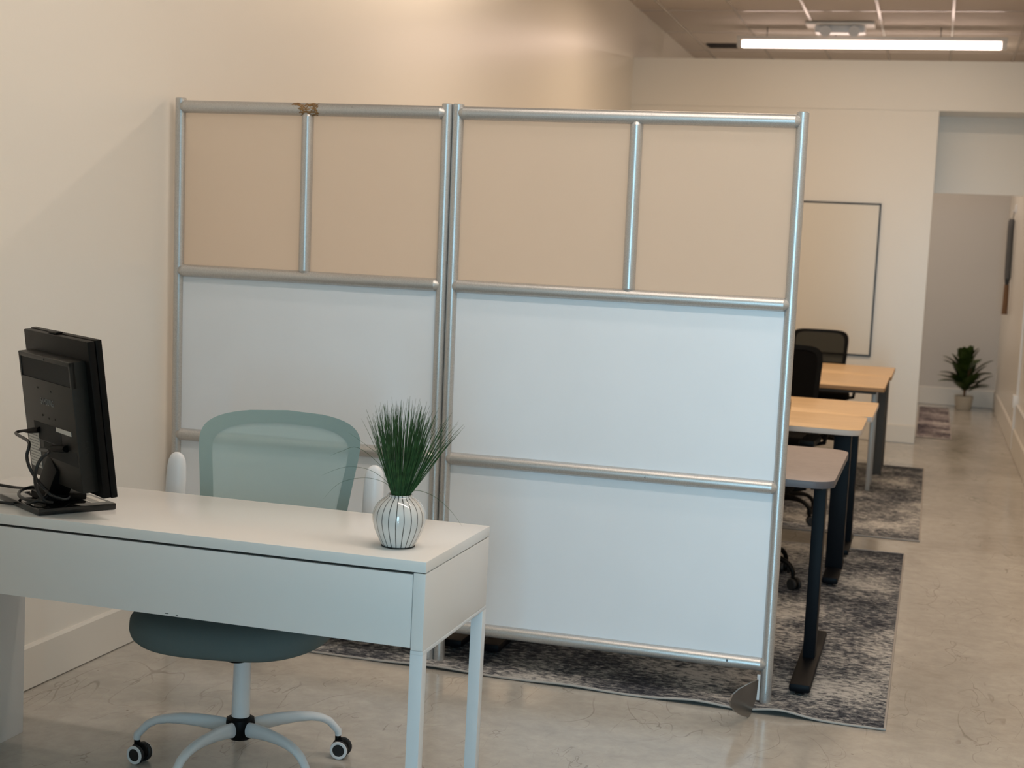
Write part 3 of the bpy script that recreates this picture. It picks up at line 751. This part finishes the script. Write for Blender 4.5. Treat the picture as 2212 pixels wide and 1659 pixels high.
# connector bay, dark recess with labels
mp(MB().box((-.10, -.075, bd-.0005), (.085, -.030, bd+.0006)), 'connector_bay', 'groove')
mp(MB().box((-.045, -.115, bd-.0005), (.180, -.078, bd+.0005)), 'connector_slot', 'groove')
o = mp(MB().box((.055, -.040, bd-.0005), (.155, -.029, bd+.0012)), 'port_label', 'sticker'); o['label'] = 'narrow silver label strip'
st = mp(MB().box((-.150, -.155, bd-.0005), (-.075, -.060, bd+.0010)), 'rating_sticker', 'sticker'); st['label'] = 'white rating sticker with fine print'
b = MB(); rg = random.Random(2)
for k in range(11):
    yy = -.068-k*.0078; x = -.146
    while x < -.082:
        l = rg.uniform(.004, .014); b.box((x, yy-.0026, bd+.0009), (min(x+l, -.079), yy, bd+.0013)); x += l+.003
mp(b, 'sticker_print', 'ink', st)
# lock slot and screws
b = MB()
for x, yy in ((-.045, .062), (.045, .060), (-.03, -.008), (.012, -.012), (.055, -.010), (.03, -.135), (.02, .140)): b.lathe([(0, -.001), (.0028, -.001), (.0028, .0008), (0, .0008)], 12, loc=(x, yy, bd))
mp(b, 'screw', 'groove')
b = MB()
for yy in (-.090, -.075, -.060): b.box((bx1-.0005, yy, .050), (bx1+.0008, yy+.008, .056))
mp(b, 'side_port', 'black_back')
# brand lettering on the rear cover
cu = bpy.data.curves.new('t', 'FONT'); cu.body = 'SAMSUNG'; cu.size = .0235; cu.extrude = .0004; cu.align_x = 'CENTER'; cu.space_character = 1.02
to = bpy.data.objects.new('t', cu); COL.objects.link(to)
bpy.context.view_layer.update()
me = bpy.data.meshes.new_from_object(to.evaluated_get(bpy.context.evaluated_depsgraph_get())); bpy.data.objects.remove(to)
# lettering reads left to right from behind: local x to the right is +A seen from the rear
lm = MMI @ Matrix.Translation((.012, .022, bd+.0006)) @ Matrix.Diagonal((.82, 1.0, 1, 1))
me.transform(lm); lo = bpy.data.objects.new('lettering', me); COL.objects.link(lo); lo.parent = mon; me.materials.clear(); me.materials.append(M['logo'])
# stand: base slab, hinge, neck
def ray_z(px, py, z):
    ry = _r*((px-1106)/FPX)-_u*((py-829.5)/FPX)+_f; t_ = (z-H0)/ry.z; return Vector((0, 0, H0))+ry*t_
c = [ray_z(*q, .766) for q in ((17, 1065), (65, 1103), (234, 1089), (160, 1056))]
b = MB(); mo = Vector(mon.location)
ctr = (c[0]+c[2])/2; e1 = (c[1]-c[0]); e2 = (c[2]-c[1]); e1.z = e2.z = 0
l2 = e2.length; ex = e2.normalized(); ey = Vector((-ex.y, ex.x, 0)); l1 = abs(e1.dot(ey))
BM_ = Matrix(((ex.x, ey.x, 0, ctr.x-mo.x), (ex.y, ey.y, 0, ctr.y-mo.y), (0, 0, 1, 0), (0, 0, 0, 1)))
b.box((-l2/2, -l1/2, .0008), (l2/2, l1/2, .017), .003); b.bm.transform(BM_); base = b.build('stand_base', 'black_gloss', mon)
b = MB(); b.box((l2/2-.055, -l1/2+.030, .0168), (l2/2-.014, -l1/2+.125, .0176)); b.bm.transform(BM_)
o = b.build('barcode_sticker', 'sticker', mon); o['label'] = 'white barcode sticker on the stand base'
b = MB(); rg = random.Random(4)
for k in range(26):
    yy = -l1/2+.034+k*.0033; b.box((l2/2-.050, yy, .0174), (l2/2-.030, yy+rg.uniform(.0006, .0018), .0179))
b.bm.transform(BM_); b.build('barcode', 'ink', o)
# neck: stout block from the base up to the rear cover
nk0 = Vector((ctr.x-.012, ctr.y-.012, .770)); top_ = MC+UP*(-.150)+NN*.055
dirn = (top_-nk0); ln = dirn.length; dz = dirn.normalized(); dx = A-dz*A.dot(dz); dx.normalize(); dy = dz.cross(dx)
NM = Matrix(((dx.x, dy.x, dz.x, nk0.x-mo.x), (dx.y, dy.y, dz.y, nk0.y-mo.y), (dx.z, dy.z, dz.z, nk0.z-mo.z), (0, 0, 0, 1)))
b = MB(); b.box((-.040, -.030, .0), (.040, .026, ln+.020), .004); b.bm.transform(NM); b.build('stand_neck', 'black', mon)
b = MB(); b.box((-.052, -.050, .0165), (.058, .050, .036), .006); b.bm.transform(BM_); b.build('hinge_foot', 'black', mon)

# cables
def cable(pix, name, label, r=.0038, plug=None):
    """pix: list of (x, y, distance along the view axis) anchor points of the cable"""
    P = []
    for q in pix:
        P.append(Vector(q))
    Q = []
    for i in range(len(P)-1):
        p0, p1, p2, p3 = P[max(i-1, 0)], P[i], P[i+1], P[min(i+2, len(P)-1)]
        for k in range(10):
            f = k/10; Q.append(.5*((2*p1)+(p2-p0)*f+(2*p0-5*p1+4*p2-p3)*f*f+(3*p1-p0-3*p2+p3)*f**3))
    Q.append(P[-1])
    root = thing(name, label, 'cable', (P[-1].x, P[-1].y, .75))
    b = MB(); b.tube(Q, r, 10); bmesh.ops.translate(b.bm, verts=b.bm.verts, vec=-Vector(root.location)); b.build('cord', 'cable', root)
    if plug:
        a_, c_, rr = plug
        b = MB(); b.tube([a_, Vector(a_)*.35+Vector(c_)*.65, c_], [rr, rr, rr*.5], 8, flat=(1, .7)); bmesh.ops.translate(b.bm, verts=b.bm.verts, vec=-Vector(root.location)); b.build('plug', 'black', root)
    return root
def ml(x, y_, d): return MC+A*x+UP*y_+NN*d
DZ = .75+.0062
def rp(px, py, y_):
    ry = _r*((px-1106)/FPX)-_u*((py-829.5)/FPX)+_f; return Vector((0, 0, H0))+ry*(y_/ry.y)
power = [ml(-.085, -.052, .085), ml(-.125, -.060, .118), rp(62, 955, 3.06), rp(58, 985, 3.04), rp(64, 1010, 3.03), rp(78, 1034, 3.04), rp(95, 1054, 3.06), rp(112, 1070, 3.06), ray_z(140, 1079, .779), ray_z(150, 1070, .779), ray_z(138, 1060, .779), ray_z(110, 1054, .782), ray_z(75, 1055, DZ+.02), ray_z(35, 1053, DZ), ray_z(-10, 1046, DZ), ray_z(-60, 1040, DZ)]
cable(power, 'power_cable', 'black power cord with a grey tag, curling behind the monitor to the desk', .0040, (ml(-.060, -.050, .078), ml(-.105, -.056, .100), .011))
video = [ml(.070, -.078, .085), ml(.020, -.085, .110), rp(105, 975, 3.02), rp(88, 992, 3.0), rp(78, 1015, 2.99), rp(76, 1040, 3.0), rp(82, 1062, 3.02), rp(95, 1080, 3.06), ray_z(112, 1085, .782), ray_z(92, 1083, .779), ray_z(60, 1080, .779), ray_z(42, 1071, .779), ray_z(45, 1060, .779), ray_z(70, 1052, .782), ray_z(95, 1056, .786), ray_z(100, 1072, .786), ray_z(70, 1085, .775), ray_z(40, 1088, DZ), ray_z(0, 1085, DZ), ray_z(-60, 1078, DZ)]
cable(video, 'video_cable', 'thick black video cable looping over the monitor stand base', .0042, (ml(.125, -.074, .080), ml(.045, -.080, .098), .013))

# ------------------------------------------------------------------ far wall fittings
wb = thing('whiteboard', 'black-framed whiteboard on the far wall beside the passage', 'whiteboard', (-1.05, YW, 1.36))
x0, x1, z0, z1 = -1.20+.5, .555, -.635, .627
x0 = -.75
MB().box((x0, -.016, z0), (x1, -.0005, z1)).build('board_surface', 'whiteboard', wb, smooth=False)
fw = .020
for lo, hi in (((x0-fw, -.022, z0), (x0, -.0005, z1)), ((x1, -.022, z0), (x1+fw-.006, -.0005, z1)), ((x0-fw, -.022, z1), (x1+fw-.006, -.0005, z1+fw-.006)), ((x0-fw, -.022, z0-fw+.006), (x1+fw-.006, -.0005, z0))):
    MB().box(lo, hi).build('frame_bar', 'frame_black', wb, smooth=False)

# plant at the end of the passage
pl = thing('potted_plant', 'leafy green plant in a small cream pot at the end of the passage', 'plant', (.385, 16.02, 0))
MB().lathe([(0, 0), (.070, 0), (.078, .01), (.092, .13), (.094, .15), (.086, .15), (.084, .13), (0, .13)], 30).build('pot', 'pot', pl)
MB().lathe([(0, .131), (.083, .131), (.083, .138), (0, .142)], 24).build('soil', 'soil', pl)
b = MB(); rng = random.Random(12)
for k in range(5):
    a = rng.uniform(0, 6.28); b.tube([(0, 0, .13), (.012*math.cos(a), .012*math.sin(a), .25), (.05*math.cos(a), .05*math.sin(a), .45)], [.008, .007, .004], 8)
b.build('stem', 'wood', pl)
t = bmesh.new()
def leaf(p, d, L, W):
    d = d.normalized(); s = d.cross(Vector((0, 0, 1)))
    s = s.normalized() if s.length > .05 else Vector((1, 0, 0)); n = s.cross(d)
    rows = []
    for i in range(8):
        f = i/7; w_ = W*math.sin(PI*min(1, f*.92+.06))**.8*(1-.15*f); c_ = p+d*(L*f)+n*(.10*L*f*(1-f))-Vector((0, 0, .14*L*f*f))
        rows.append([t.verts.new(c_-s*w_+n*w_*.25), t.verts.new(c_), t.verts.new(c_+s*w_+n*w_*.25)])
    for A_, B_ in zip(rows, rows[1:]):
        for q in (0, 1): t.faces.new((A_[q], A_[q+1], B_[q+1], B_[q]))
for k in range(54):
    a = rng.uniform(0, 2*PI); z = rng.uniform(.20, .52); el = rng.uniform(.15, 1.15)+(.3 if z > .42 else 0)
    rr = rng.uniform(.0, .06); R_ = rng.uniform(.22, .31)*(.85 if z > .45 else 1)
    dv = Vector((math.cos(a)*math.cos(el), math.sin(a)*math.cos(el)*.8, math.sin(el)))
    leaf(Vector((rr*math.cos(a), rr*math.sin(a), z)), dv, R_, rng.uniform(.050, .075))
b = MB(); b.merge(t); b.build('foliage', 'olive', pl)

# hanging bundle at the end of the right wall
hg = thing('wall_hanging', 'long dark grey bundle with a brown wooden lower end hanging on the right wall', 'wall hanging', (XR, 14.9, 1.5))
def hp(px, py, x=.665): 
    ry = _r*((px-1106)/FPX)-_u*((py-829.5)/FPX)+_f; return Vector((0, 0, H0))+ry*(x/ry.x)
def hv(x, y_, z): return Vector((x-XR, y_-14.9, z-1.5))
MB().tube([hv(.674, 14.90, 1.42), hv(.672, 14.90, 1.50), hv(.668, 14.90, 1.90), hv(.670, 14.90, 1.98), hv(.672, 14.90, 2.0)], [.040, .042, .042, .042, .030], 14, flat=(.75, 1.15)).build('grey_body', 'bundle', hg)
MB().tube([hv(.672, 14.90, 1.43), hv(.672, 14.90, 1.35)], [.028, .018], 12).build('collar', 'frame_black', hg)
MB().tube([hv(.672, 14.90, 1.36), hv(.672, 14.90, 1.07)], [.024, .028], 12).build('wooden_handle', 'wood', hg)
MB().tube([hv(.680, 14.90, 2.0), hv(.688, 14.90, 2.08)], [.004, .004], 8).build('loop', 'bundle', hg)
b = MB(); b.box(hv(.690, 14.885, 2.06), hv(.7105, 14.915, 2.14), .004); b.tube([hv(.69, 14.9, 2.08), hv(.675, 14.9, 2.07), hv(.672, 14.9, 2.09)], .005, 8); b.build('hook', 'white_plastic', hg)

# wall raceway with outlet box on the right wall
rc = thing('cable_raceway', 'white surface cable raceway with outlet box on the right wall near the passage', 'cable raceway', (XR, 12.3, .4))
def rbx(b, y0, y1, z0, z1, d): b.box((-d, y0-12.3, z0-.4), (-.0005, y1-12.3, z1-.4), .003)
b = MB(); rbx(b, 12.22, 12.245, .50, 1.75, .02); b.build('vertical_channel', 'white_plastic', rc)
b = MB(); rbx(b, 12.17, 12.29, .40, .50, .045); b.build('outlet_box', 'white_plastic', rc)
b = MB(); rbx(b, 8.0, 12.17, .405, .43, .02); b.build('horizontal_channel', 'white_plastic', rc)
b = MB(); rbx(b, 12.45, 12.475, .03, .40, .018); b.build('lower_channel', 'white_plastic', rc)

# ------------------------------------------------------------------ ceiling fittings
lt = thing('ceiling_light', 'long glowing tube light below the ceiling above the far wall', 'light', (-.735, 13.6, 3.47))
def lx(b, lo, hi, bev=.004): b.box(lo, hi, bev)
b = MB(); b.box((-1.19, -.055, .028), (1.19, .055, .062), .004); b.build('housing', 'lamp_white', lt)
b = MB(); b.tube([(-1.145, 0, -.008), (-1.135, 0, -.008), (1.135, 0, -.008), (1.145, 0, -.008)], [.022, .034, .034, .022], 24, flat=(1, .9)); b.build('diffuser', 'tube', lt)
for sg in (-1, 1): MB().box((sg*1.165-.022, -.045, -.04), (sg*1.165+.022, .045, .03), .006).build('end_cap', 'lamp_white', lt)
for x in (-.92, -.30, .62): MB().tube([(x, 0, .06), (x, 0, .150)], .004, 8).build('hanger', 'grey_metal', lt)
em = thing('emergency_light', 'small two-headed emergency light on the ceiling in front of the tube light', 'light', (-.98, 13.38, HC-.007))
MB().box((-.30, -.14, -.024), (.30, .14, 0), .006).build('ceiling_plate', 'lamp_white', em)
MB().box((-.22, -.09, -.085), (.22, .09, -.022), .02).build('housing', 'white_plastic', em)
for sg in (-1, 1):
    h = MB().lathe([(0, -.03), (.035, -.03), (.05, .0), (.052, .02), (0, .02)], 20, loc=(sg*.125, -.085, -.065), axis=(0, -.8, -.5)).build('lamp_head', 'white_plastic', em)
vt = thing('ceiling_vent', 'dark rectangular ceiling air vent left of the tube light', 'vent', (-2.05, 14.72, HC-.006))
MB().box((-.33, -.10, -.012), (.33, .10, 0)).build('vent_frame', 'vent', vt)
for k in range(5): MB().box((-.31, -.085+k*.038, -.018), (.31, -.075+k*.038, -.010)).build('slat', 'vent', vt)
